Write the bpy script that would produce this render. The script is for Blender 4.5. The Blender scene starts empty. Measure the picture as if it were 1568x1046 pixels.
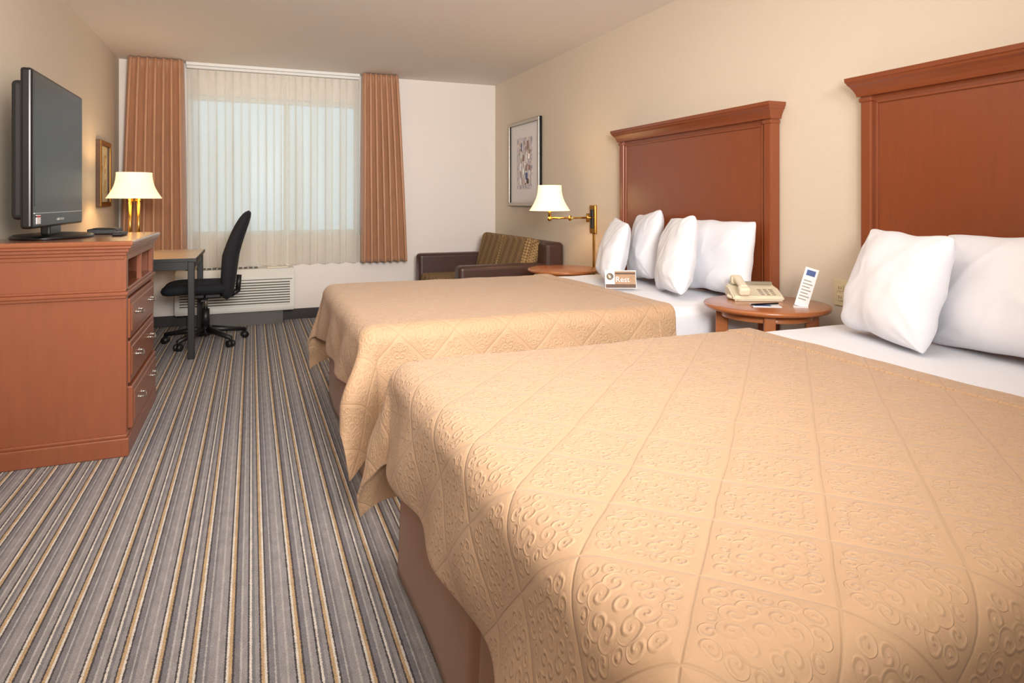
import bpy, bmesh, math, random
from mathutils import Vector, Matrix, noise
random.seed(7)
D=bpy.data; SC=bpy.context.scene
R=2.523; L=-1.111; B=6.746; C=2.454; FY=-1.6
PI=math.pi

# ---------------------------------------------------------------- materials
def lin(c):
    return tuple(((v/255)/12.92 if v/255<=.04045 else ((v/255+.055)/1.055)**2.4) for v in c)+(1,)
class NT:
    def __init__(s,name):
        s.m=D.materials.new(name); s.m.use_nodes=True; s.t=s.m.node_tree; s.n=s.t.nodes
        s.b=s.n['Principled BSDF']; s.out=s.n['Material Output']
    def new(s,t,**k):
        n=s.n.new(t)
        for a,b in k.items(): setattr(n,a,b)
        return n
    def link(s,a,b): s.t.links.new(a,b)
    def math(s,op,a,b=None,c=None):
        n=s.new('ShaderNodeMath',operation=op)
        for i,v in enumerate((a,b,c)):
            if v is None: continue
            if isinstance(v,(int,float)): n.inputs[i].default_value=v
            else: s.link(v,n.inputs[i])
        return n.outputs[0]
    def bump(s,h,strength=.3,dist=.01):
        n=s.new('ShaderNodeBump'); n.inputs['Strength'].default_value=strength; n.inputs['Distance'].default_value=dist
        s.link(h,n.inputs['Height']); s.link(n.outputs[0],s.b.inputs['Normal']); return n
    def mix(s,f,a,b,blend='MIX'):
        n=s.new('ShaderNodeMix',data_type='RGBA',blend_type=blend)
        if isinstance(f,(int,float)): n.inputs[0].default_value=f
        else: s.link(f,n.inputs[0])
        for i,v in ((6,a),(7,b)):
            if isinstance(v,tuple): n.inputs[i].default_value=v
            else: s.link(v,n.inputs[i])
        return n.outputs[2]
    def noise(s,scale,detail=3,vec=None,rough=.5):
        n=s.new('ShaderNodeTexNoise'); n.inputs['Scale'].default_value=scale; n.inputs['Detail'].default_value=detail
        n.inputs['Roughness'].default_value=rough
        if vec is not None: s.link(vec,n.inputs['Vector'])
        return n.outputs[0]
    def coord(s,w='Object'): return s.new('ShaderNodeTexCoord').outputs[w]
    def mapping(s,v,scale=(1,1,1),rot=(0,0,0)):
        n=s.new('ShaderNodeMapping'); n.inputs['Scale'].default_value=scale; n.inputs['Rotation'].default_value=rot
        s.link(v,n.inputs[0]); return n.outputs[0]
def simple(name,col,rough=.5,metal=0,var=.06,scale=40,bump=0,bscale=200,spec=.5,coat=0,sheen=0,emit=None,es=0):
    t=NT(name); c=lin(col)
    f=t.noise(scale,3,t.coord())
    dk=tuple(v*(1-var) for v in c[:3])+(1,); lt=tuple(min(1,v*(1+var)) for v in c[:3])+(1,)
    t.link(t.mix(f,dk,lt),t.b.inputs['Base Color'])
    t.b.inputs['Roughness'].default_value=rough; t.b.inputs['Metallic'].default_value=metal
    t.b.inputs['Specular IOR Level'].default_value=spec; t.b.inputs['Coat Weight'].default_value=coat
    t.b.inputs['Sheen Weight'].default_value=sheen
    if emit: t.b.inputs['Emission Color'].default_value=lin(emit); t.b.inputs['Emission Strength'].default_value=es
    if bump: t.bump(t.noise(bscale,2,t.coord()),bump,.003)
    return t.m
def wallmat(name,col,strength=.2):
    t=NT(name); co=t.coord()
    a=t.noise(120,2,t.mapping(co,(.25,.25,1.6))); n=t.noise(170,3,co)
    h=t.math('ADD',t.math('MULTIPLY',a,.5),t.math('MULTIPLY',n,.5))
    c=lin(col); d=tuple(v*.93 for v in c[:3])+(1,)
    t.link(t.mix(h,d,c),t.b.inputs['Base Color']); t.b.inputs['Roughness'].default_value=.75
    t.bump(h,strength,.003); return t.m
def wood(name,col,rough=.32,axis='Z',coat=.25):
    t=NT(name); co=t.coord()
    sc={'Z':(14,14,1.6),'Y':(14,1.6,14),'X':(1.6,14,14)}[axis]
    n=t.noise(3.2,6,t.mapping(co,sc),.6); n2=t.noise(9,4,co)
    c=lin(col); dk=tuple(v*.72 for v in c[:3])+(1,); lt=tuple(min(1,v*1.18) for v in c[:3])+(1,)
    a=t.mix(n,dk,lt); b=t.mix(n2,tuple(v*.84 for v in c[:3])+(1,),tuple(min(1,v*1.06) for v in c[:3])+(1,))
    t.link(t.mix(.4,a,b),t.b.inputs['Base Color'])
    t.b.inputs['Roughness'].default_value=rough; t.b.inputs['Coat Weight'].default_value=coat; t.b.inputs['Coat Roughness'].default_value=.25
    t.bump(n,.05,.002); return t.m

M_wall=wallmat('wall_vinyl_beige',(224,210,190))
M_wallb=wallmat('wall_vinyl_cream',(236,227,220))
M_ceil=simple('ceiling_paint',(236,229,223),.9,var=.02,bump=.15,bscale=90)
M_base=simple('baseboard_black',(38,32,32),.5)
M_white=simple('linen_white',(230,231,237),.8,var=.02,bump=.1,bscale=500,sheen=.2)
M_cherry=wood('cherry_wood',(138,70,36),coat=.4)
M_cherryh=wood('cherry_wood_horizontal',(136,70,38),axis='Y')
M_dress=wood('dresser_wood',(146,84,56))
M_dressx=wood('dresser_top_wood',(150,88,56),rough=.18,axis='Y',coat=.6)
M_table=wood('nightstand_wood',(168,100,56),rough=.25,axis='Y',coat=.4)
M_black=simple('black_plastic',(22,22,24),.45)
M_gloss=simple('gloss_black',(10,10,11),.3)
M_screen=simple('tv_screen_glass',(34,38,40),.3,spec=.3)
M_mesh=simple('chair_fabric_black',(20,22,30),.85,bump=.3,bscale=600)
M_brass=simple('brass',(205,160,80),.22,1.0)
M_nickel=simple('brushed_nickel',(190,185,178),.28,1.0)
M_leather=simple('leather_brown',(66,42,36),.42,bump=.2,bscale=250)
M_ac=simple('ac_plastic',(222,220,212),.5,var=.02)
M_acdark=simple('ac_slot_dark',(95,92,88),.7)
M_phone=simple('phone_plastic',(226,216,190),.4,var=.02)
M_phoned=simple('phone_buttons',(150,142,125),.5)
M_outlet=simple('outlet_ivory',(228,214,176),.4,var=.02)
M_frame=simple('window_frame_white',(225,225,222),.5,var=.02)
M_mat=simple('picture_mat',(236,234,232),.7,var=.01)
M_silver=simple('frame_silver',(178,170,158),.3,.8)
M_desktop=simple('desk_laminate',(196,176,150),.3,var=.2,scale=120)
M_skirt=simple('bed_skirt_fabric',(150,112,92),.9,var=.05,bump=.2,bscale=500,sheen=.2)
M_box=simple('box_spring_fabric',(190,180,165),.9)
M_paper=simple('card_paper',(228,228,230),.6,var=.01)
M_blue=simple('card_ink_blue',(60,84,140),.6)
M_orange=simple('card_orange',(168,132,100),.6,var=.3,scale=50)
M_dk=simple('card_dark',(92,66,52),.6,var=.4,scale=60)
M_sticker=simple('sticker',(225,225,225),.6)
M_red=simple('sticker_red',(190,30,30),.6)

def carpet():
    t=NT('carpet_striped'); co=t.coord()
    sx=t.new('ShaderNodeSeparateXYZ'); t.link(co,sx.inputs[0])
    jit=t.math('MULTIPLY',t.math('SUBTRACT',t.noise(220,2,co),.5),.007)
    x=t.math('ADD',sx.outputs[0],jit)
    p=.165
    ph=t.math('FRACT',t.math('DIVIDE',t.math('ADD',x,10),p))
    r=t.new('ShaderNodeValToRGB'); r.color_ramp.interpolation='CONSTANT'
    G=(156,153,155);DG=(132,130,135);K=(82,78,80);W=(222,216,208);T=(196,168,132);LG=(182,178,177)
    seq=[(0,G),(.10,LG),(.13,G),(.22,K),(.25,W),(.285,T),(.33,K),(.36,DG),(.44,LG),(.47,G),(.55,K),(.575,W),(.61,DG),(.66,G),(.72,K),(.745,T),(.79,W),(.825,K),(.855,DG),(.93,LG),(.955,DG)]
    el=r.color_ramp.elements
    el[0].position=0; el[0].color=lin(seq[0][1]); el[1].position=seq[1][0]; el[1].color=lin(seq[1][1])
    for q,c in seq[2:]:
        e=el.new(q); e.color=lin(c)
    t.link(ph,r.inputs[0])
    n=t.noise(420,3,t.mapping(co,(1,.45,1)),.7); n2=t.noise(60,3,t.mapping(co,(1,.3,1)))
    cr=t.new('ShaderNodeMapRange'); cr.inputs[1].default_value=.3; cr.inputs[2].default_value=.7; cr.inputs[3].default_value=.66; cr.inputs[4].default_value=1.22
    t.link(n,cr.inputs[0])
    c2=t.new('ShaderNodeMapRange'); c2.inputs[1].default_value=.3; c2.inputs[2].default_value=.7; c2.inputs[3].default_value=.85; c2.inputs[4].default_value=1.1
    t.link(n2,c2.inputs[0])
    vm=t.new('ShaderNodeVectorMath',operation='SCALE'); t.link(r.outputs[0],vm.inputs[0]); t.link(t.math('MULTIPLY',cr.outputs[0],c2.outputs[0]),vm.inputs['Scale'])
    t.link(vm.outputs[0],t.b.inputs['Base Color']); t.b.inputs['Roughness'].default_value=.95; t.b.inputs['Specular IOR Level'].default_value=.1
    t.bump(n,.5,.004); return t.m
M_carpet=carpet()

def quilt():
    t=NT('coverlet_quilted_tan')
    uv=t.new('ShaderNodeUVMap').outputs[0]
    v=t.new('ShaderNodeMapping'); v.inputs['Rotation'].default_value=(0,0,math.radians(45)); t.link(uv,v.inputs[0])
    wn=t.new('ShaderNodeTexNoise'); wn.inputs['Scale'].default_value=6; t.link(v.outputs[0],wn.inputs['Vector'])
    sc=t.new('ShaderNodeVectorMath',operation='SCALE'); t.link(wn.outputs['Color'],sc.inputs[0]); sc.inputs['Scale'].default_value=.012
    ad=t.new('ShaderNodeVectorMath',operation='ADD'); t.link(v.outputs[0],ad.inputs[0]); t.link(sc.outputs[0],ad.inputs[1])
    s=t.new('ShaderNodeSeparateXYZ'); t.link(ad.outputs[0],s.inputs[0])
    P=.165
    fx=t.math('SUBTRACT',t.math('FRACT',t.math('DIVIDE',t.math('ADD',s.outputs[0],10),P)),.5)
    fy=t.math('SUBTRACT',t.math('FRACT',t.math('DIVIDE',t.math('ADD',s.outputs[1],10),P)),.5)
    ax=t.math('ABSOLUTE',fx); ay=t.math('ABSOLUTE',fy)
    mx=t.math('MAXIMUM',ax,ay); mn=t.math('MINIMUM',ax,ay)
    def ridge(d,w):
        mr=t.new('ShaderNodeMapRange',interpolation_type='SMOOTHSTEP'); mr.inputs[1].default_value=0; mr.inputs[2].default_value=w; mr.inputs[3].default_value=1; mr.inputs[4].default_value=0
        t.link(d,mr.inputs[0]); return mr.outputs[0]
    def polar(cx,cy):
        dx=t.math('SUBTRACT',mx,cx); dy=t.math('SUBTRACT',mn,cy)
        l=t.math('SQRT',t.math('ADD',t.math('MULTIPLY',dx,dx),t.math('MULTIPLY',dy,dy)))
        return dx,dy,l
    def spiral(cx,cy,rad,turns,off,w=.028):
        dx,dy,l=polar(cx,cy)
        th=t.math('DIVIDE',t.math('ARCTAN2',dy,dx),2*PI)
        ph=t.math('ADD',t.math('ADD',th,t.math('MULTIPLY',l,turns/rad)),off+5)
        fr=t.math('ABSOLUTE',t.math('SUBTRACT',t.math('FRACT',ph),.5))
        d=t.math('MULTIPLY',fr,rad/turns)
        m=t.new('ShaderNodeMapRange',interpolation_type='SMOOTHSTEP'); m.inputs[1].default_value=rad*.92; m.inputs[2].default_value=rad; m.inputs[3].default_value=1; m.inputs[4].default_value=0
        t.link(l,m.inputs[0])
        return t.math('MULTIPLY',ridge(d,w),m.outputs[0])
    def ring(cx,cy,r,w=.028):
        dx,dy,l=polar(cx,cy); return ridge(t.math('ABSOLUTE',t.math('SUBTRACT',l,r)),w)
    parts=[spiral(.20,.10,.12,1.4,.1),spiral(.35,.17,.09,1.2,.45),spiral(.34,.33,.08,1.1,.8),ring(0,0,.055),spiral(.35,.0,.06,1.0,.2)]
    h=parts[0]
    for q in parts[1:]: h=t.math('MAXIMUM',h,q)
    brk=t.new('ShaderNodeMapRange'); brk.inputs[1].default_value=.36; brk.inputs[2].default_value=.5; t.link(t.noise(30,1,uv),brk.inputs[0])
    h=t.math('MULTIPLY',h,t.math('ADD',t.math('MULTIPLY',brk.outputs[0],.6),.4))
    pf=t.noise(60,2,uv)
    h=t.math('ADD',t.math('MULTIPLY',h,.75),t.math('MULTIPLY',pf,.3))
    g=t.math('MAXIMUM',ridge(t.math('SUBTRACT',.5,ax),.022),ridge(t.math('SUBTRACT',.5,ay),.022))
    g2=t.math('MAXIMUM',ridge(t.math('SUBTRACT',.5,ax),.08),ridge(t.math('SUBTRACT',.5,ay),.08))
    H=t.math('SUBTRACT',t.math('SUBTRACT',h,t.math('MULTIPLY',g,.5)),t.math('MULTIPLY',g2,.45))
    fine=t.noise(600,2,uv)
    H2=t.math('ADD',H,t.math('MULTIPLY',fine,.12))
    t.bump(H2,.6,.0045)
    c=lin((190,155,121))
    cm=t.mix(h,tuple(v*.95 for v in c[:3])+(1,),tuple(v*1.05 for v in c[:3])+(1,))
    cm=t.mix(t.math('MULTIPLY',g,.2),cm,tuple(v*.78 for v in c[:3])+(1,))
    t.link(cm,t.b.inputs['Base Color']); t.b.inputs['Roughness'].default_value=.6; t.b.inputs['Sheen Weight'].default_value=.15
    t.b.inputs['Specular IOR Level'].default_value=.4
    return t.m
M_quilt=quilt()

def curtainmat():
    t=NT('curtain_rust'); co=t.coord()
    n=t.noise(6,4,t.mapping(co,(8,8,1)))
    t.link(t.mix(n,lin((164,116,84)),lin((196,146,112))),t.b.inputs['Base Color'])
    t.b.inputs['Roughness'].default_value=.5; t.b.inputs['Sheen Weight'].default_value=.2
    t.bump(t.noise(500,2,co),.15,.002); return t.m
M_curt=curtainmat()
def sheermat():
    t=NT('curtain_sheer'); t.n.remove(t.b)
    d=t.new('ShaderNodeBsdfDiffuse'); d.inputs[0].default_value=lin((240,235,222))
    tl=t.new('ShaderNodeBsdfTranslucent'); tl.inputs[0].default_value=lin((244,246,242))
    tr=t.new('ShaderNodeBsdfTransparent')
    m1=t.new('ShaderNodeMixShader'); m1.inputs[0].default_value=.35
    m2=t.new('ShaderNodeMixShader')
    lw=t.new('ShaderNodeLayerWeight'); lw.inputs['Blend'].default_value=.5
    mr=t.new('ShaderNodeMapRange'); mr.inputs[1].default_value=.02; mr.inputs[2].default_value=.38; mr.inputs[3].default_value=.62; mr.inputs[4].default_value=.03
    t.link(lw.outputs['Facing'],mr.inputs[0]); t.link(mr.outputs[0],m2.inputs[0])
    t.link(d.outputs[0],m1.inputs[1]); t.link(tl.outputs[0],m1.inputs[2])
    t.link(m1.outputs[0],m2.inputs[1]); t.link(tr.outputs[0],m2.inputs[2]); t.link(m2.outputs[0],t.out.inputs[0])
    nb=t.noise(300,2,t.coord()); bp=t.new('ShaderNodeBump'); bp.inputs['Strength'].default_value=.1; t.link(nb,bp.inputs['Height']); t.link(bp.outputs[0],d.inputs['Normal'])
    return t.m
M_sheer=sheermat()
def shademat():
    t=NT('lampshade_fabric')
    t.b.inputs['Base Color'].default_value=lin((250,236,205)); t.b.inputs['Roughness'].default_value=.8
    lw=t.noise(90,2,t.coord())
    t.link(t.mix(lw,lin((255,222,160)),lin((255,232,180))),t.b.inputs['Emission Color']); t.b.inputs['Emission Strength'].default_value=.9
    return t.m
M_shade=shademat()
M_bulb=simple('bulb_glow',(255,235,200),.5,emit=(255,225,170),es=6)
def glassmat():
    t=NT('window_glass'); t.n.remove(t.b)
    g=t.new('ShaderNodeBsdfGlossy'); g.inputs['Roughness'].default_value=.3
    tr=t.new('ShaderNodeBsdfTransparent'); tr.inputs[0].default_value=(.94,.97,.98,1)
    m=t.new('ShaderNodeMixShader'); m.inputs[0].default_value=.04
    t.link(tr.outputs[0],m.inputs[1]); t.link(g.outputs[0],m.inputs[2]); t.link(m.outputs[0],t.out.inputs[0]); return t.m
M_glass=glassmat()
def patmat():
    t=NT('sofa_cushion_woven'); co=t.coord()
    b=t.new('ShaderNodeTexChecker'); b.inputs['Scale'].default_value=55; t.link(t.mapping(co,(1,1,1),(.5,.3,.78)),b.inputs[0])
    b.inputs[1].default_value=lin((158,128,84)); b.inputs[2].default_value=lin((104,80,50))
    t.link(b.outputs[0],t.b.inputs['Base Color']); t.b.inputs['Roughness'].default_value=.9; t.bump(b.outputs[1],.3,.004); return t.m
M_pat=patmat()
def artmat(name,cols,scale=14):
    t=NT(name); co=t.coord()
    v=t.new('ShaderNodeTexVoronoi'); v.inputs['Scale'].default_value=scale; t.link(co,v.inputs[0])
    r=t.new('ShaderNodeValToRGB'); r.color_ramp.interpolation='CONSTANT'
    el=r.color_ramp.elements; el[0].color=lin(cols[0]); el[1].position=.35; el[1].color=lin(cols[1])
    for i,c in enumerate(cols[2:]):
        e=el.new(.5+.12*i); e.color=lin(c)
    s=t.new('ShaderNodeSeparateXYZ'); t.link(v.outputs['Color'],s.inputs[0]); t.link(s.outputs[0],r.inputs[0])
    t.link(r.outputs[0],t.b.inputs['Base Color']); t.b.inputs['Roughness'].default_value=.35; return t.m
M_art=artmat('art_print',[(214,206,206),(204,198,206),(176,168,186),(210,180,172),(160,152,166),(226,220,214)],30)
M_art2=artmat('art_print_small',[(226,206,160),(206,176,120),(176,140,90),(236,222,190)],24)

# ---------------------------------------------------------------- mesh builder
class MB:
    def __init__(s): s.bm=bmesh.new(); s.mats=[]
    def mi(s,m):
        if m not in s.mats: s.mats.append(m)
        return s.mats.index(m)
    def add(s,bm,mat,smooth=False,mtx=None):
        i=s.mi(mat)
        if mtx is not None: bm.transform(mtx)
        bmesh.ops.recalc_face_normals(bm,faces=bm.faces)
        for f in bm.faces: f.material_index=i; f.smooth=smooth
        me=D.meshes.new('t'); bm.to_mesh(me); bm.free(); s.bm.from_mesh(me); D.meshes.remove(me)
    def box(s,x0,x1,y0,y1,z0,z1,mat,bev=0,seg=2,mtx=None,smooth=False):
        bm=bmesh.new(); bmesh.ops.create_cube(bm,size=1)
        for v in bm.verts: v.co=Vector(((x0+x1)/2+v.co.x*(x1-x0),(y0+y1)/2+v.co.y*(y1-y0),(z0+z1)/2+v.co.z*(z1-z0)))
        if bev: bmesh.ops.bevel(bm,geom=list(bm.edges),offset=bev,segments=seg,profile=.5,affect='EDGES')
        s.add(bm,mat,smooth,mtx)
    def cyl(s,p0,p1,r0,r1,mat,seg=24,cap=True,smooth=True):
        p0=Vector(p0);p1=Vector(p1);d=p1-p0
        bm=bmesh.new(); bmesh.ops.create_cone(bm,cap_ends=cap,segments=seg,radius1=r0,radius2=r1,depth=d.length)
        m=Matrix.Translation((p0+p1)/2)@d.to_track_quat('Z','Y').to_matrix().to_4x4()
        s.add(bm,mat,smooth,m)
    def tube(s,pts,r,mat,seg=10):
        for a,b in zip(pts,pts[1:]): s.cyl(a,b,r,r,mat,seg)
        for p in pts[1:-1]: s.ball(p,r,mat,10,6)
    def ball(s,c,r,mat,u=20,v=12,sc=(1,1,1)):
        bm=bmesh.new(); bmesh.ops.create_uvsphere(bm,u_segments=u,v_segments=v,radius=r)
        s.add(bm,mat,True,Matrix.Translation(c)@Matrix.Diagonal((*sc,1)))
    def lathe(s,prof,c,mat,seg=40,smooth=True,sx=1,sy=1,mtx=None):
        bm=bmesh.new(); rings=[]
        for r,z in prof:
            rings.append([bm.verts.new((c[0]+sx*r*math.cos(2*PI*k/seg),c[1]+sy*r*math.sin(2*PI*k/seg),c[2]+z)) for k in range(seg)])
        for a,b in zip(rings,rings[1:]):
            for k in range(seg): bm.faces.new((a[k],a[(k+1)%seg],b[(k+1)%seg],b[k]))
        s.add(bm,mat,smooth,mtx)
    def prism(s,pts,axis,a,b,mat,bev=0):
        bm=bmesh.new()
        f={'x':lambda p,q:(q,p[0],p[1]),'y':lambda p,q:(p[0],q,p[1]),'z':lambda p,q:(p[0],p[1],q)}[axis]
        va=[bm.verts.new(f(p,a)) for p in pts]; vb=[bm.verts.new(f(p,b)) for p in pts]
        bm.faces.new(va); bm.faces.new(vb[::-1]); n=len(pts)
        for i in range(n): bm.faces.new((va[i],va[(i+1)%n],vb[(i+1)%n],vb[i]))
        if bev: bmesh.ops.bevel(bm,geom=list(bm.edges),offset=bev,segments=2,affect='EDGES')
        s.add(bm,mat)
    def grid(s,fn,nu,nv,mat,smooth=True):
        bm=bmesh.new(); V=[[bm.verts.new(fn(i/nu,j/nv)) for j in range(nv+1)] for i in range(nu+1)]
        for i in range(nu):
            for j in range(nv): bm.faces.new((V[i][j],V[i+1][j],V[i+1][j+1],V[i][j+1]))
        s.add(bm,mat,smooth)
    def done(s,name,parent=None,mtx=None,solid=0):
        me=D.meshes.new(name); s.bm.to_mesh(me); s.bm.free()
        for m in s.mats: me.materials.append(m)
        o=D.objects.new(name,me); SC.collection.objects.link(o)
        if mtx is not None: o.matrix_world=mtx
        if parent: o.parent=parent
        if solid:
            md=o.modifiers.new('thickness','SOLIDIFY'); md.thickness=solid; md.offset=0
        return o
def empty(name,loc=(0,0,0)):
    e=D.objects.new(name,None); SC.collection.objects.link(e); e.empty_display_size=.1; return e
def fn(v,s=1.0): return noise.noise(Vector(v)*s)

# ---------------------------------------------------------------- room shell
b=MB(); b.box(L-.1,R+.1,FY-.1,B+.1,-.1,0,M_carpet); b.done('floor')
b=MB(); b.box(L-.1,R+.1,FY-.1,B+.1,C,C+.1,M_ceil); b.done('ceiling')
b=MB(); b.box(L-.1,L,FY,B,0,C,M_wall); b.done('wall_left')
b=MB(); b.box(R,R+.1,FY,B,0,C,M_wall); b.done('wall_right')
b=MB(); b.box(L-.1,R+.1,FY-.1,FY,0,C,M_wall); b.done('wall_front')
WX0,WX1,WZ0,WZ1=-.56,1.03,.83,2.17
b=MB(); b.box(L-.1,WX0,B,B+.14,0,C,M_wallb); b.box(WX1,R+.1,B,B+.14,0,C,M_wallb)
b.box(WX0,WX1,B,B+.14,0,WZ0,M_wallb); b.box(WX0,WX1,B,B+.14,WZ1,C,M_wallb); b.done('wall_back')
def bb(name,*a):
    b=MB(); b.box(*a,M_base,.003); b.done(name)
bb('baseboard_back',L+.012,R-.012,B-.012,B,0,.1); bb('baseboard_left',L,L+.012,FY,B,0,.1); bb('baseboard_right',R-.012,R,FY,B,0,.1)
# window
b=MB(); fw=.045
b.box(WX0,WX1,B+.04,B+.10,WZ0,WZ0+fw,M_frame,.004); b.box(WX0,WX1,B+.04,B+.10,WZ1-fw,WZ1,M_frame,.004)
b.box(WX0,WX0+fw,B+.04,B+.10,WZ0+fw,WZ1-fw,M_frame,.004); b.box(WX1-fw,WX1,B+.04,B+.10,WZ0+fw,WZ1-fw,M_frame,.004)
b.box(.30,.35,B+.045,B+.095,WZ0+fw,WZ1-fw,M_frame,.004)
b.box(WX0+.002,WX1-.002,B-.012,B+.04,WZ0-.0,WZ0+.015,M_frame,.004)
b.box(WX0+fw,.30,B+.065,B+.071,WZ0+fw,WZ1-fw,M_glass); b.box(.35,WX1-fw,B+.065,B+.071,WZ0+fw,WZ1-fw,M_glass)
b.done('window_1')

# ---------------------------------------------------------------- curtains
def curtain(name,xt0,xt1,xb0,xb1,z0,z1,y,n,amp,mat,seed,thick=.003,irr=1.0,om=.25):
    b=MB()
    def f(u,v):
        z=z1+(z0-z1)*v
        x0=xt0+(xb0-xt0)*v**.8; x1=xt1+(xb1-xt1)*v**.8
        ph=2*PI*n*u+seed+.5*irr*fn((u*4,v*1.2,seed))
        a=amp*(.6+.4*min(1,v*2.5))*(1+.45*irr*fn((u*n*.7,v*1.5,seed+3)))
        edge=min(1,u*n*2,(1-u)*n*2)
        x=x0+(x1-x0)*u+om*amp*math.sin(2*ph)*edge
        s_=math.sin(ph)
        if v<.05: s_=s_*abs(s_)
        yy=y+a*s_
        zz=z+ (.004*math.sin(ph) if v>.98 else 0)
        return (x,yy,zz)
    b.grid(f,n*20,60,mat); o=b.done(name,solid=thick); return o
curtain('curtain_panel',-1.02,-.575,-1.085,-.545,.62,2.447,B-.185,7,.058,M_curt,1.3,.003,.9,.32)
curtain('curtain_panel',1.035,1.40,1.02,1.50,.555,2.447,B-.185,7,.058,M_curt,2.1,.003,.9,.32)
curtain('sheer_curtain',-.56,.325,-.54,.322,.545,2.395,B-.056,6,.034,M_sheer,.4,0,.5,.35)
curtain('sheer_curtain',.315,1.03,.318,1.02,.545,2.395,B-.056,5,.034,M_sheer,1.0,0,.5,.35)
b=MB(); b.box(-.56,1.02,B-.115,B-.09,2.425,C-.001,M_frame,.002)
b.box(-.56,1.02,B-.08,B-.05,2.402,2.43,M_frame,.003)
b.done('curtain_track')

# ---------------------------------------------------------------- air conditioner
b=MB(); x0,x1=-.64,.38; yf=B-.25
b.prism([(yf+.01,.13),(yf,.16),(yf,.45),(yf+.05,.525),(B-.02,.535),(B-.02,.13)],'x',x0,x1,M_ac,.006)
for i in range(9):
    z=.19+i*.024
    b.box(x0+.04,x1-.04,yf-.010,yf+.002,z,z+.013,M_ac,.002)
    b.box(x0+.04,x1-.04,yf-.003,yf+.001,z+.013,z+.024,M_acdark)
b.box(x0+.02,x1-.02,yf-.004,yf+.01,.425,.432,M_acdark)
for i in range(14):
    x=x0+.08+i*.045; b.box(x,x+.03,yf+.09,yf+.17,.53,.538,M_acdark)
b.box(x1-.24,x1-.05,yf+.05,yf+.15,.528,.541,M_phone,.003)
b.box(x0+.1,x1-.1,yf+.06,B-.012,0,.13,M_acdark)
b.done('air_conditioner')

# ---------------------------------------------------------------- dresser
def dresser():
    X0,X1,Y0,Y1=L+.006,-.545,3.41,4.30
    b=MB()
    b.box(X0,X1,Y0,Y0+.03,.09,.93,M_dress,.002); b.box(X0,X1,Y1-.03,Y1,.09,.93,M_dress,.002)
    b.box(X0+.002,X0+.02,Y0+.02,Y1-.02,.09,.925,M_dress)
    b.box(X0+.01,X1-.005,Y0+.01,Y1-.01,.09,.742,M_dress); b.box(X0+.01,X1-.005,Y0+.01,Y1-.01,.90,.938,M_dress)
    b.box(X1-.01,X1+.012,Y0+.001,Y0+.05,.09,.93,M_dress,.002); b.box(X1-.01,X1+.012,Y1-.05,Y1-.001,.09,.93,M_dress,.002)
    b.box(X1-.012,X1+.010,Y0+.45,Y0+.47,.745,.91,M_dress,.001)
    b.box(X1-.012,X1+.014,Y0+.003,Y1-.003,.895,.935,M_dress,.002)
    b.box(X0+.03,X1-.012,Y0+.03,Y1-.03,.744,.748,M_black)
    b.box(X0,X1+.025,Y0-.02,Y1+.01,0,.085,M_dress,.006); b.box(X0,X1+.018,Y0-.013,Y1+.006,.084,.10,M_dress,.005)
    for z,o,h in ((.722,.014,.0145),(.736,.022,.0165),(.752,.012,.012)):
        b.box(X0,X1+o,Y0-o,Y1+.004,z,z+h,M_dress,.004)
    for z,o,h in ((.90,.006,.02),(.919,.016,.016),(.934,.026,.017),(.95,.036,.013)):
        b.box(X0,X1+o,Y0-o,Y1+.006,z,z+h,M_dress,.004)
    b.box(X0,X1+.045,Y0-.04,Y1+.01,.962,.986,M_dressx,.008,3)
    b.done('body',e)
    b=MB()
    for k,(z0,z1) in enumerate(((.525,.712),(.315,.512),(.105,.302))):
        px=.02 if k<2 else .03
        b.box(X1,X1+px,Y0+.055,Y1-.055,z0,z1,M_dress,.006)
        b.box(X1+px-.004,X1+px+.004,Y0+.085,Y1-.085,z0+.03,z1-.03,M_dress,.004)
        for y in (Y0+.24,Y1-.24):
            zc=(z0+z1)/2+.01; xx=X1+px
            pts=[(xx,y-.045,zc),(xx+.022,y-.045,zc),(xx+.028,y-.02,zc-.008),(xx+.03,y,zc-.01),(xx+.028,y+.02,zc-.008),(xx+.022,y+.045,zc),(xx,y+.045,zc)]
            b.tube(pts,.0045,M_nickel,8)
            for q in (-.045,.045): b.cyl((xx,y+q,zc),(xx+.008,y+q,zc),.011,.009,M_nickel,12)
    b.done('drawers',e)
e=empty('dresser'); dresser()

# ---------------------------------------------------------------- television
e=empty('television')
b=MB(); tx=-.885; y0,y1,z0,z1=3.385,4.29,1.045,1.75
b.box(tx-.045,tx,y0,y1,z0,z1,M_gloss,.012,3)
b.box(tx-.09,tx-.03,y0+.04,y1-.04,z0+.04,z1-.05,M_black,.02,3)
b.box(tx-.002,tx+.002,y0+.035,y1-.035,z0+.10,z1-.04,M_screen)
b.box(tx-.001,tx+.003,y0+.03,y1-.03,z0+.066,z0+.07,M_nickel)
b.box(tx-.001,tx+.0035,y0+.055,y0+.11,z0+.02,z0+.06,M_sticker)
b.box(tx-.001,tx+.004,y0+.055,y0+.11,z0+.05,z0+.056,M_red)
b.box(tx,tx+.004,(y0+y1)/2-.05,(y0+y1)/2+.05,z0+.028,z0+.04,M_nickel,.001)
b.done('panel',e)
b=MB(); cy_=(y0+y1)/2
b.box(tx-.06,tx-.02,cy_-.10,cy_+.10,1.0,1.06,M_gloss,.008)
b.lathe([(0,.024),(.10,.024),(.25,.016),(.27,.008),(.27,0),(0,0)],(tx-.03,cy_,.987),M_gloss,48,sx=.62)
b.done('stand',e)
b=MB(); b.box(-.82,-.68,4.07,4.25,.987,1.015,M_black,.005); b.box(-.80,-.70,4.10,4.2,1.015,1.019,M_gloss,.001); b.done('cable_box')
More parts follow.
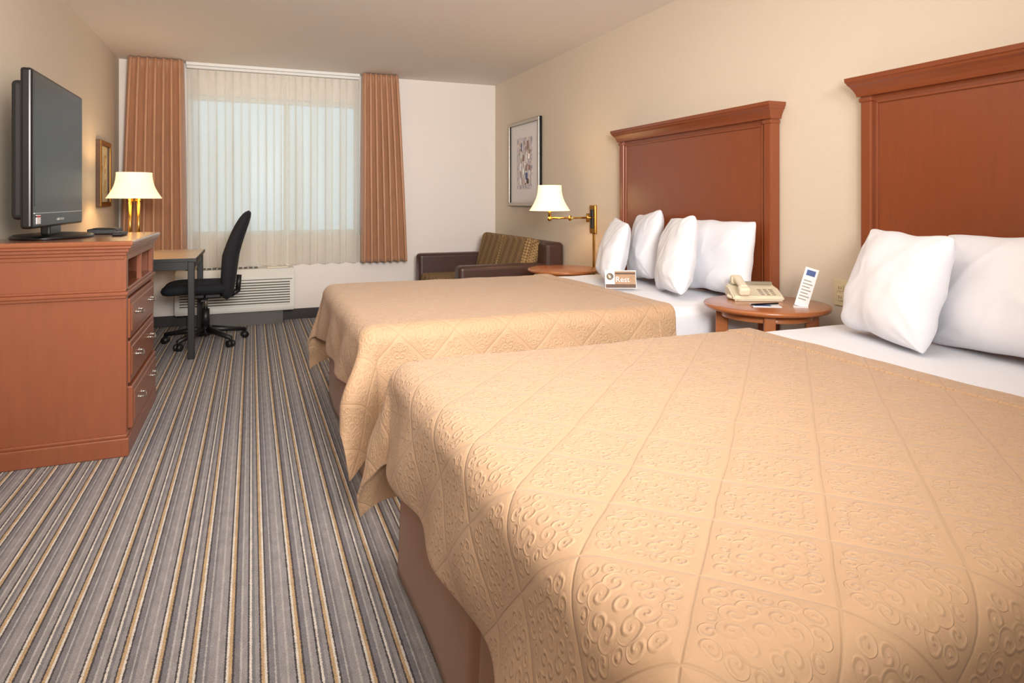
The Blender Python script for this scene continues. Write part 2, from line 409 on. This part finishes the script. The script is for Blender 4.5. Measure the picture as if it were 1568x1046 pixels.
b=MB(); b.box(-.67,-.62,3.86,4.02,.987,1.004,M_black,.006)
for i in range(6):
    for j in range(2): b.ball((-.655+j*.02,3.89+i*.02,1.004),.004,M_acdark,8,6)
b.done('remote_control')

# ---------------------------------------------------------------- desk
b=MB(); X0,X1,Y0,Y1=L+.01,-.38,5.28,6.24
b.box(X0,X1,Y0,Y1,.72,.748,M_desktop,.005)
b.box(X0,X1+.003,Y0-.003,Y0+.006,.722,.746,M_black,.001); b.box(X1-.004,X1+.004,Y0,Y1,.722,.746,M_black,.001)
for x in (X0+.01,X1-.055):
    for y in (Y0+.01,Y1-.055): b.box(x,x+.045,y,y+.045,0,.72,M_black,.004)
b.box(X0+.03,X1-.03,Y0+.015,Y0+.04,.66,.72,M_black,.002); b.box(X0+.03,X1-.03,Y1-.045,Y1-.02,.66,.72,M_black,.002)
b.box(X1-.045,X1-.02,Y0+.03,Y1-.03,.66,.72,M_black,.002)
b.done('desk')

# ---------------------------------------------------------------- office chair
e=empty('office_chair'); cx,cyy=-.35,5.87
b=MB()
for k in range(5):
    a=2*PI*k/5+.35
    d=Vector((math.cos(a),math.sin(a),0)); c=Vector((cx,cyy,0))
    b.cyl(c+d*.03+Vector((0,0,.115)),c+d*.32+Vector((0,0,.075)),.028,.017,M_black,12)
    p=c+d*.315; s=Vector((-d.y,d.x,0))
    b.cyl(p+Vector((0,0,.05)),p+Vector((0,0,.085)),.012,.012,M_black,10)
    b.cyl(p-s*.026+Vector((0,0,.029)),p-s*.007+Vector((0,0,.029)),.028,.028,M_black,18)
    b.cyl(p+s*.007+Vector((0,0,.029)),p+s*.026+Vector((0,0,.029)),.028,.028,M_black,18)
    b.cyl(p-s*.02+Vector((0,0,.03)),p+s*.02+Vector((0,0,.03)),.012,.012,M_black,10)
b.cyl((cx,cyy,.07),(cx,cyy,.14),.05,.045,M_black); b.cyl((cx,cyy,.14),(cx,cyy,.28),.032,.03,M_black); b.cyl((cx,cyy,.28),(cx,cyy,.39),.018,.018,M_nickel)
b.box(cx-.10,cx+.12,cyy-.07,cyy+.07,.37,.42,M_black,.012)
b.cyl((cx,cyy-.06,.395),(cx,cyy-.27,.385),.008,.008,M_black,10); b.box(cx-.02,cx+.02,cyy-.30,cyy-.25,.375,.395,M_black,.006)
b.tube([(cx+.08,cyy,.395),(cx+.20,cyy,.39),(cx+.245,cyy,.42),(cx+.255,cyy,.55)],.02,M_black,10)
b.done('base',e)
def pad(fn_c,w,h,t,mat,name,nu=24,nv=30,ex=4):
    b=MB()
    for sgn in (-1,1):
        def f(u,v,sgn=sgn):
            a=2*u-1;c=2*v-1
            a=math.sin(a*PI/2)*.5+a*.5; c=math.sin(c*PI/2)*.5+c*.5
            k=(abs(a)**6+abs(c)**6)**(1/6); m=max(abs(a),abs(c)); q=m/k if k>0 else 1
            a*=q; c*=q
            th=t*max(0,1-m**ex)**.5
            return fn_c(a*w,c*h,sgn*th)
        b.grid(f,nu,nv,mat)
    bmesh.ops.remove_doubles(b.bm,verts=b.bm.verts,dist=.0008); bmesh.ops.recalc_face_normals(b.bm,faces=b.bm.faces)
    return b.done(name,e)
pad(lambda a,c,t:(cx-.06+a,cyy+c,.458+t-.14*max(0,(-a-.12))**1.3+.012*(abs(c)/.24)**2),.255,.25,.044,M_mesh,'seat',ex=9)
def backf(a,c,t):
    v=c/.37
    z=.725+c*.98
    x=-.155+.04*v+.04*v*v*(1 if v>0 else .3)+.055*max(0,v)
    wid=a*(1-.12*max(0,v)**2)
    return (x-.18*(wid**2)*1.2+t*(1.15-.25*abs(v)), cyy+wid, z)
pad(backf,.235,.37,.055,M_mesh,'backrest',ex=6)

# ---------------------------------------------------------------- lamps
def shade(b,c,rb,rt,z0,z1):
    prof=[]
    for i in range(9):
        u=i/8; prof.append((rb+(rt-rb)*u-.018*math.sin(PI*u)*1.0,z0+(z1-z0)*u))
    b.lathe(prof,(c[0],c[1],0),M_shade,48)
    b.lathe([(r-.004,z) for r,z in prof],(c[0],c[1],0),M_shade,48)
    for r,z in (prof[0],prof[-1]): b.lathe([(r+.001,z-.003),(r+.001,z+.003),(r-.005,z+.003),(r-.005,z-.003),(r+.001,z-.003)],(c[0],c[1],0),M_shade,48)
def plight(name,loc,e_,col,r=.03,parent=None):
    l=D.lights.new(name,'POINT'); l.energy=e_; l.color=col; l.shadow_soft_size=r
    o=D.objects.new(name,l); SC.collection.objects.link(o); o.location=loc
    if parent: o.parent=parent
    return o
e=empty('table_lamp'); lx,ly=-.825,5.62
b=MB(); shade(b,(lx,ly),.185,.12,1.19,1.38); b.done('shade',e)
b=MB(); b.lathe([(0,.022),(.07,.02),(.075,.012),(.075,0),(0,0)],(lx,ly,.749),M_brass)
for dy in (-.028,.028): b.cyl((lx+dy,ly,.765),(lx+dy,ly,1.19),.011,.011,M_brass,14)
b.cyl((lx-.04,ly,.80),(lx+.04,ly,.80),.008,.008,M_brass,10); b.cyl((lx-.04,ly,1.17),(lx+.04,ly,1.17),.008,.008,M_brass,10)
b.cyl((lx,ly,1.17),(lx,ly,1.22),.016,.016,M_brass,14); b.ball((lx,ly,1.27),.032,M_bulb,16,10,(1,1,1.25))
b.tube([(lx-.115,ly,1.365),(lx+.115,ly,1.365)],.003,M_brass,6); b.cyl((lx,ly,1.30),(lx,ly,1.40),.004,.003,M_brass,8)
b.done('stem',e); plight('bulb_light',(lx,ly,1.30),9,(1,.66,.34),.04,e)

e=empty('wall_sconce'); sx_,sy_=2.13,4.5
b=MB(); shade(b,(sx_,sy_),.155,.09,1.095,1.285); b.done('shade',e)
b=MB()
b.box(R-.022,R-.001,sy_-.045,sy_+.045,.91,1.135,M_brass,.006)
b.box(R-.03,R-.02,sy_-.02,sy_+.02,.95,1.10,M_black,.004)
b.cyl((R-.02,sy_,1.035),(R-.06,sy_,1.035),.012,.012,M_brass,12)
b.tube([(R-.06,sy_,1.035),(2.28,sy_-.05,1.035),(sx_,sy_,1.035)],.007,M_brass,10)
b.cyl((R-.06,sy_,1.0),(R-.06,sy_,1.07),.012,.012,M_brass,12); b.cyl((2.28,sy_-.05,1.015),(2.28,sy_-.05,1.055),.011,.011,M_brass,12)
b.cyl((sx_,sy_,1.03),(sx_,sy_,1.13),.010,.014,M_brass,12); b.ball((sx_,sy_,1.03),.018,M_brass,14,10)
b.ball((sx_,sy_,1.165),.028,M_bulb,14,10,(1,1,1.25))
b.tube([(sx_-.085,sy_,1.27),(sx_+.085,sy_,1.27)],.003,M_brass,6); b.cyl((sx_,sy_,1.19),(sx_,sy_,1.29),.003,.003,M_brass,8)
b.box(R-.012,R-.001,sy_-.012,sy_+.012,.10,.91,M_brass,.003)
b.done('arm',e); plight('bulb_light',(sx_,sy_,1.19),7,(1,.66,.34),.035,e)

# ---------------------------------------------------------------- pictures
def picture(name,X,side,y0,y1,z0,z1,fw,fm,om,mat2,art,my,mz,depth=.03):
    b=MB(); 
    def bx(d0,d1,a0,a1,c0,c1,m,bev=0):
        xs=sorted((X+side*d0,X+side*d1)); b.box(xs[0],xs[1],a0,a1,c0,c1,m,bev)
    for (a0,a1,c0,c1) in ((y0,y1,z0,z0+fw),(y0,y1,z1-fw,z1),(y0,y0+fw,z0+fw,z1-fw),(y1-fw,y1,z0+fw,z1-fw)):
        bx(.002,depth,a0,a1,c0,c1,om,.002)
    bx(depth-.002,depth+.006,y0+.004,y1-.004,z0+.004,z0+fw,fm,.003); bx(depth-.002,depth+.006,y0+.004,y1-.004,z1-fw,z1-.004,fm,.003)
    bx(depth-.002,depth+.006,y0+.004,y0+fw,z0+fw-.003,z1-fw+.003,fm,.003); bx(depth-.002,depth+.006,y1-fw,y1-.004,z0+fw-.003,z1-fw+.003,fm,.003)
    bx(.002,.014,y0+fw,y1-fw,z0+fw,z1-fw,mat2); bx(.0145,.016,y0+my,y1-my,z0+mz,z1-mz,art)
    return b,bx
b,bx=picture('',R,-1,5.49,6.27,1.115,1.965,.035,M_silver,M_gloss,M_mat,M_art,.20,.17)
rr=random.Random(3)
for i in range(30):
    y=rr.uniform(5.73,6.0); z=rr.uniform(1.32,1.72); w=rr.uniform(.012,.04); h=rr.uniform(.03,.10)
    bx(.0162,.0166+.0002*i,y,y+w,z,z+h,rr.choice([M_blue,M_dk,M_silver,M_mat,M_skirt,M_mat,M_silver]))
b.done('framed_picture')
b,bx=picture('',L,1,5.80,6.20,1.12,1.645,.04,M_brass,M_dk,M_outlet,M_art2,.09,.11)
b.done('framed_picture')

# ---------------------------------------------------------------- sofa
e=empty('loveseat'); 
b=MB(); SY0,SY1=5.0,6.50; SX0=1.56; SX1=R-.014
b.box(SX0+.03,SX1,SY0+.10,SY1-.10,.08,.30,M_leather,.015)
b.box(SX0,SX1-.14,SY0,SY0+.15,.06,.635,M_leather,.035,4); b.box(SX0,SX1-.14,SY1-.15,SY1,.06,.635,M_leather,.035,4)
b.box(SX1-.18,SX1,SY0,SY1,.06,.81,M_leather,.04,4)
for x in (SX0+.06,SX1-.08):
    for y in (SY0+.06,SY1-.06): b.cyl((x,y,0),(x,y,.08),.02,.026,M_black,12)
b.done('frame',e)
b=MB()
for a,c in ((SY0+.155,(SY0+SY1)/2-.003),((SY0+SY1)/2+.003,SY1-.155)):
    b.box(SX0+.01,SX1-.19,a,c,.30,.45,M_pat,.04,4)
b.done('seat_cushions',e)
b=MB()
for a,c in ((SY0+.155,(SY0+SY1)/2-.003),((SY0+SY1)/2+.003,SY1-.16)):
    m=Matrix.Translation((2.20,0,.45))@Matrix.Rotation(math.radians(14),4,'Y')
    b.box(-.07,.09,a,c,0,.40,M_pat,.045,4,mtx=m)
b.done('back_cushions',e)

# ---------------------------------------------------------------- nightstands
def nightstand2(x,y,h=.70):
    r=.275; b=MB()
    b.lathe([(.001,h-.026),(r-.02,h-.026),(r-.004,h-.020),(r,h-.010),(r-.003,h-.003),(r-.012,h),(.001,h)],(x,y,0),M_table,64)
    b.lathe([(r-.075,h-.06),(r-.075,h-.026),(r-.09,h-.026),(r-.09,h-.06),(r-.075,h-.06)],(x,y,0),M_table,64)
    for k in range(4):
        a=PI/4+PI/2*k+.1; m=Matrix.Translation((x,y,0))@Matrix.Rotation(a,4,'Z')
        b.box(r-.11,r-.055,-.024,.024,0,h-.03,M_table,.005,mtx=m)
    for a in (PI/4+.1,3*PI/4+.1):
        m=Matrix.Translation((x,y,0))@Matrix.Rotation(a,4,'Z'); b.box(-(r-.08),r-.08,-.015,.015,.14,.17,M_table,.003,mtx=m)
    b.lathe([(.001,.17),(.15,.17),(.155,.18),(.15,.19),(.001,.19)],(x,y,0),M_table,40)
    return b.done('nightstand')
nightstand2(2.19,2.31); nightstand2(2.2,4.40,.655)

# ---------------------------------------------------------------- beds
T=.66
def bed(Y0,Y1,foldx,seed,F=.40):
    e=empty('bed'); r=.06
    ix0=F+r; iy0=Y0+r; iy1=Y1-r
    def edge(Rr,fl=.05):
        if Rr<=0: return 0,0
        q=PI/2*r
        if Rr<q: return r*math.sin(Rr/r), -r*(1-math.cos(Rr/r))
        return r+fl*(Rr-q), -r-(Rr-q)
    def drape(X,Y,off=0,zoff=0):
        du=max(0,ix0-X); 
        dv=max(0,iy0-Y,Y-iy1); sg=-1 if Y<iy0 else 1
        bx=max(X,ix0); by=min(max(Y,iy0),iy1)
        Rr=math.hypot(du,dv)
        und=.006*fn((X*2.2,Y*2.2,seed))+.003*fn((X*7,Y*7,seed+2))
        if Rr==0: return Vector((bx,by,T+und+zoff+off))
        ca,sa=du/Rr,dv/Rr
        h,z=edge(Rr)
        rid=(2*ca*sa)**1.5
        dr=max(0,-z-r*.6)
        h+=.26*dr*rid + off
        wave=.018*math.sin((X+Y*1.0)*13+seed)+.02*fn((X*5,Y*5,seed+5))
        h+=wave*min(1,dr*4)+ .02*dr
        z*=(1-.03*rid)
        if rid>.01: h+= .03*math.sin(6*math.atan2(sa,ca)+seed)*min(1,dr*3)*rid
        return Vector((bx-ca*h, by+sg*sa*h, max(.035,T+z+und*max(0,1-dr*6)+zoff+(off if dr==0 else 0))))
    def cloth(name,xa,xb,ov,nx,ny,mat,off,solid,extra=0):
        bm=bmesh.new(); uvl=bm.loops.layers.uv.new('UVMap')
        ya,yb=iy0-ov,iy1+ov; V=[];U=[]
        for i in range(nx+1):
            row=[];ur=[]
            for j in range(ny+1):
                X=xa+(xb-xa)*i/nx; Y=ya+(yb-ya)*j/ny
                row.append(bm.verts.new(drape(X,Y,off))); ur.append((X,Y))
            V.append(row);U.append(ur)
        for i in range(nx):
            for j in range(ny):
                f=bm.faces.new((V[i][j],V[i+1][j],V[i+1][j+1],V[i][j+1])); f.smooth=True
                for lp,(a,c) in zip(f.loops,((i,j),(i+1,j),(i+1,j+1),(i,j+1))): lp[uvl].uv=U[a][c]
        me=D.meshes.new(name); bm.to_mesh(me); bm.free(); me.materials.append(mat)
        o=D.objects.new(name,me); SC.collection.objects.link(o); o.parent=e
        if solid:
            md=o.modifiers.new('thickness','SOLIDIFY'); md.thickness=solid; md.offset=1 if me.polygons[0].normal.z>0 else -1
            bv=o.modifiers.new('hem','BEVEL'); bv.width=solid*.4; bv.segments=2; bv.limit_method='ANGLE'; bv.angle_limit=1.0
        return o
    cloth('coverlet',ix0-.33,foldx,.48,130,160,M_quilt,0,.008)
    cloth('coverlet_fold',foldx-.09,foldx+.008,.47,14,160,M_quilt,.013,.016)
    cloth('sheet',foldx-.12,R-.075,.34,40,130,M_white,-.008,.004)
    b=MB(); b.box(F+.04,R-.075,Y0+.03,Y1-.03,.36,T-.02,M_white,.04,3); b.done('mattress',e)
    b=MB(); b.box(F+.06,R-.075,Y0+.05,Y1-.05,.10,.36,M_box,.02)
    for x in (F+.15,1.4,R-.2):
        for y in (Y0+.15,Y1-.15): b.cyl((x,y,0),(x,y,.10),.03,.03,M_black,12)
    b.done('box_spring',e)
    b=MB(); P=[(R-.08,Y0+.035),(F+.04,Y0+.035),(F+.04,Y1-.035),(R-.08,Y1-.035)]
    segs=[(P[0],P[1]),(P[1],P[2]),(P[2],P[3])]
    for (p,q) in segs:
        p=Vector(p);q=Vector(q);d=(q-p);Ln=d.length;d.normalize();nrm=Vector((d.y,-d.x))
        if nrm.dot(Vector(((F+R)/2,(Y0+Y1)/2))-p)>0: nrm=-nrm
        def f(u,v,p=p,d=d,Ln=Ln,nrm=nrm):
            k=.006*math.sin(u*Ln*9+seed)*v+.004*fn((u*Ln*3,v,seed))
            c=abs(u-.5)*Ln
            if c<.03: k-=.02*(1-c/.03)
            pt=p+d*(u*Ln)+nrm*(k+.012*v)
            return (pt.x,pt.y,.37-(.362)*v)
        b.grid(f,120,10,M_skirt)
    b.done('bed_skirt',e,solid=.003)
    return e
bed(.53,2.03,1.80,1.0); bed(2.57,4.04,1.87,4.0)

# ---------------------------------------------------------------- headboards
def headboard(y0,y1,dz=0):
    b=MB(); X1=R-.002; t=.045
    b.box(X1-t,X1,y0+.04,y1-.04,.25,1.62+dz,M_cherry,.002)
    for a in (y0,y1-.055):
        b.box(X1-t-.016,X1,a,a+.055,0,1.60+dz,M_cherry,.008); b.box(X1-t-.022,X1,a-.004,a+.059,1.565+dz,1.585+dz,M_cherryh,.005)
    b.box(X1-t-.008,X1-t+.002,y0+.068,y1-.068,1.555+dz,1.568+dz,M_cherryh,.003)
    for a in (y0+.066,y1-.078): b.box(X1-t-.008,X1-t+.002,a,a+.012,.5,1.565+dz,M_cherry,.003)
    prof=[(0,1.59),(.014,1.59),(.018,1.602),(.024,1.612),(.040,1.632),(.052,1.642),(.056,1.650),(.062,1.654),(.064,1.672),(0,1.672)]
    bm=bmesh.new(); rings=[]
    for o,z in prof:
        z+=dz
        k=o; fx=X1-t-.016-k*.8 if o>0 else X1-t
        rings.append([bm.verts.new(p) for p in ((X1,y0-k*.6,z),(fx,y0-k*.6,z),(fx,y1+k*.6,z),(X1,y1+k*.6,z))])
    for a,c in zip(rings,rings[1:]):
        for k in range(4): bm.faces.new((a[k],a[(k+1)%4],c[(k+1)%4],c[k]))
    bm.faces.new(rings[0]); bm.faces.new(rings[-1][::-1])
    b.add(bm,M_cherryh)
    return b.done('headboard')
headboard(2.56,4.03); headboard(.56,2.04,.03)

# ---------------------------------------------------------------- pillows
def pillow(x,y,zb,w,h,t,yaw,lean,seed,roll=0):
    b=MB(); bm=bmesh.new(); n=64
    for sgn in (-1,1):
        V=[]
        for i in range(n+1):
            row=[]
            for j in range(n+1):
                u=2*i/n-1; v=2*j/n-1
                u=math.sin(u*PI/2)*.55+u*.45; v=math.sin(v*PI/2)*.55+v*.45
                yy=u*w/2*(1-.07*(1-v*v)); zz=v*h/2*(1-.07*(1-u*u))
                cr=(abs(u)*abs(v))**6; yy*=1-.05*cr; zz*=1-.05*cr
                th=t/2*((1-abs(u)**2.6)*(1-abs(v)**2.6))**.48
                wr=.006*fn((u*1.5,v*1.5,seed+sgn))+.002*fn((u*3,v*2,seed+sgn*3))
                fo=fn((u*1.6+v*1.0,v*.8-u*.5,seed+9)); wr+=.002*max(0,1-abs(fo)*7)-.001
                ang=math.atan2(abs(v)-1.05,abs(u)-1.05); rc=math.hypot(abs(v)-1,abs(u)-1)
                wr+=.0018*math.sin(ang*12+seed)*max(0,1-rc/.8)
                edgew=(1-max(abs(u),abs(v))**8)
                th=th+wr*edgew*2
                th*=1.0+.18*(-v)
                zz+= .010*fn((u*2,seed,0)); yy+=.010*fn((v*2,seed,5))
                row.append(bm.verts.new((sgn*th,yy,zz)))
            V.append(row)
        for i in range(n):
            for j in range(n): bm.faces.new((V[i][j],V[i+1][j],V[i+1][j+1],V[i][j+1]))
    bmesh.ops.remove_doubles(bm,verts=bm.verts,dist=.0005)
    b.add(bm,M_white,True)
    m=Matrix.Translation((x,y,zb+h/2*math.cos(math.radians(lean))))@Matrix.Rotation(math.radians(yaw),4,'Z')@Matrix.Rotation(math.radians(lean),4,'Y')@Matrix.Rotation(math.radians(roll),4,'X')
    return b.done('pillow',mtx=m)
ZB=.665
pillow(2.36,2.85,ZB,.54,.41,.17,0,9,1); pillow(2.33,3.50,ZB,.46,.44,.17,-16,9,2,-6)
pillow(2.15,2.93,ZB,.42,.43,.17,-20,11,3,-3); pillow(2.13,3.55,ZB,.42,.40,.16,-20,14,4,4)
pillow(2.14,1.63,ZB,.43,.41,.19,-16,15,5,2); pillow(2.27,1.31,ZB,.54,.41,.19,-4,14,6,-2)
pillow(2.16,.90,ZB,.50,.40,.19,-10,15,7)

# ---------------------------------------------------------------- small items
e=empty('telephone'); px_,py_=2.23,2.43; zt=.701
b=MB(); m=Matrix.Translation((px_,py_,zt))@Matrix.Rotation(math.radians(-28),4,'Z')
bm=bmesh.new()
pts=[(-.09,0),(.09,0),(.09,.06),(.02,.045),(-.09,.022)]
va=[bm.verts.new((-.115,p[0],p[1])) for p in pts]; vb=[bm.verts.new((.115,p[0],p[1])) for p in pts]
bm.faces.new(va); bm.faces.new(vb[::-1])
for i in range(5): bm.faces.new((va[i],va[(i+1)%5],vb[(i+1)%5],vb[i]))
bmesh.ops.bevel(bm,geom=list(bm.edges),offset=.008,segments=3,affect='EDGES')
b.add(bm,M_phone,False,m)
tm=m@Matrix.Translation((0,0,.036))@Matrix.Rotation(math.radians(13),4,'X')
for i in range(3):
    for j in range(4): b.box(.015+i*.026,.033+i*.026,-.07+j*.022,-.056+j*.022,.0,.007,M_phoned,.002,mtx=tm)
b.box(-.10,.10,.062,.08,.012,.02,M_phoned,.001,mtx=tm)
b.done('base',e)
b=MB(); hm=m@Matrix.Translation((-.065,0,.045))@Matrix.Rotation(math.radians(12),4,'X')
b.box(-.02,.02,-.08,.08,.022,.045,M_phone,.010,3,mtx=hm); b.box(-.027,.027,-.105,-.055,.0,.04,M_phone,.012,3,mtx=hm); b.box(-.027,.027,.055,.105,.0,.04,M_phone,.012,3,mtx=hm)
b.done('handset',e)
cu=D.curves.new('cord','CURVE'); cu.dimensions='3D'; cu.bevel_depth=.0018; sp=cu.splines.new('POLY'); N=200; sp.points.add(N-1)
for i in range(N):
    u=i/(N-1); a=u*2*PI*26; c0=Vector((-.09-.03*math.sin(u*PI),-.09+.15*u,.010)); p=m@Vector((c0.x+.006*math.cos(a),c0.y,c0.z+.006*math.sin(a))); sp.points[i].co=(*p,1)
cu.materials.append(M_phone); o=D.objects.new('cord',cu); SC.collection.objects.link(o); o.parent=e
m=Matrix.Translation((2.245,2.16,.703))@Matrix.Rotation(math.radians(-45),4,'Z')@Matrix.Rotation(math.radians(16),4,'Y')@Matrix.Rotation(math.radians(-8),4,'X')
b=MB(); b.box(-.0275,.0275,-.001,.001,0,.175,M_paper,mtx=m)
b.box(-.018,.018,-.0015,-.001,.14,.165,M_blue,mtx=m)
for i in range(7): b.box(-.02,.02 if i%2 else .012,-.0015,-.001,.03+i*.014,.035+i*.014,M_phoned,mtx=m)
b.box(-.03,.03,-.02,.03,0,.004,M_paper,mtx=Matrix.Translation((2.245,2.16,.700))@Matrix.Rotation(math.radians(-45),4,'Z'))
b.done('info_card')
b=MB(); m=Matrix.Translation((2.12,2.24,.7005))@Matrix.Rotation(math.radians(-30),4,'Z'); b.box(-.06,.06,-.04,.04,0,.004,M_paper,mtx=m); b.box(-.05,.02,-.03,.0,.004,.005,M_blue,mtx=m)
b.box(-.07,.07,.0,.008,.005,.012,M_gloss,.002,mtx=m@Matrix.Rotation(.4,4,'Z')); b.done('notepad_and_pen')
# tent card on far bed
e=empty('tent_card'); yw=math.radians(-24)
M0=Matrix.Translation((1.955,3.19,.672))@Matrix.Rotation(yw,4,'Z')
b=MB(); w=.088;h=.103
for sg in (-1,1):
    m=M0@Matrix.Translation((0,sg*.035,0))@Matrix.Rotation(math.radians(sg*17),4,'X')
    b.box(-w,w,-.001,.001,0,h,M_paper,mtx=m)
    if sg<0:
        b.box(-w+.003,w-.003,-.002,-.001,.003,.024,M_dk,mtx=m); b.box(-w+.055,w-.003,-.002,-.001,.024,h-.004,M_orange,mtx=m)
        b.box(-w+.055,w-.003,-.0023,-.001,.080,h-.012,M_dk,mtx=m)
        b.lathe([(.0005,0),(.02,0),(.02,.0012),(.0005,.0012)],(0,0,0),M_silver,20,mtx=m@Matrix.Translation((-w+.028,-.001,.068))@Matrix.Rotation(PI/2,4,'X'))
b.done('card',e)
cu=D.curves.new('lettering','FONT'); cu.body='Rest'; cu.size=.045; cu.extrude=.0006; cu.materials.append(M_paper)
o=D.objects.new('lettering',cu); SC.collection.objects.link(o)
o.matrix_world=M0@Matrix.Translation((0,-.035,0))@Matrix.Rotation(math.radians(-17),4,'X')@Matrix.Translation((-.03,-.003,.036))@Matrix.Rotation(PI/2,4,'X'); o.parent=e
# outlet
b=MB(); yo,zo=2.19,.745
b.box(R-.006,R-.0005,yo-.037,yo+.037,zo-.06,zo+.06,M_outlet,.002)
for dz in (-.022,.022):
    b.box(R-.009,R-.005,yo-.017,yo+.017,zo+dz-.015,zo+dz+.015,M_outlet,.002)
    for dy in (-.006,.006): b.box(R-.0095,R-.008,yo+dy-.001,yo+dy+.001,zo+dz-.006,zo+dz+.006,M_black)
b.done('wall_outlet')
# made-up ceiling fixture out of view, added as fill light
e=empty('added_ceiling_fill'); clx,cly=.7,1.2
b=MB(); b.lathe([(.001,C-.075),(.08,C-.07),(.14,C-.05),(.17,C-.02),(.17,C-.012)],(clx,cly,0),M_bulb,40); b.lathe([(.001,C-.001),(.185,C-.001),(.185,C-.012),(.001,C-.012)],(clx,cly,0),M_brass,40); b.done('dome',e)
plight('bulb_light',(clx,cly,C-.16),4,(1,.88,.74),.12,e)  # unseen fill light below the added dome

# ---------------------------------------------------------------- lights
def area(name,loc,target,sx,sy,en,col,spread=180):
    l=D.lights.new(name,'AREA'); l.shape='RECTANGLE'; l.size=sx; l.size_y=sy; l.energy=en; l.color=col; l.spread=math.radians(spread)
    o=D.objects.new(name,l); SC.collection.objects.link(o); o.location=loc
    o.rotation_euler=(Vector(target)-Vector(loc)).to_track_quat('-Z','Y').to_euler(); return o
NC=(1,.96,.92)
area('fill_far',(0.2,-1.3,2.05),(.8,6.7,1.6),1.4,.7,40,NC,70)  # added fill to brighten the far end, no such lamp in the room
area('bounce_flash_ceiling',(.5,-.2,1.5),(.7,4.4,C),.6,.6,48,NC,120)
area('fill_overhead',(.6,2.5,2.40),(.6,2.51,0),2.0,2.0,15,NC)  # unseen area fill added under the ceiling for even light
w=D.worlds.new('World'); SC.world=w; w.use_nodes=True
bg=w.node_tree.nodes['Background']; bg.inputs[0].default_value=(.60,.73,.79,1); bg.inputs[1].default_value=1.15

# ---------------------------------------------------------------- camera
cam=D.cameras.new('camera'); co=D.objects.new('camera',cam); SC.collection.objects.link(co)
co.location=(0,0,1.168); co.rotation_euler=(PI/2,0,-.3838)
cam.lens=36*988/1568; cam.shift_y=-.1373; cam.clip_start=.05
SC.camera=co
SC.view_settings.view_transform='Standard'; SC.view_settings.look='None'; SC.view_settings.exposure=0
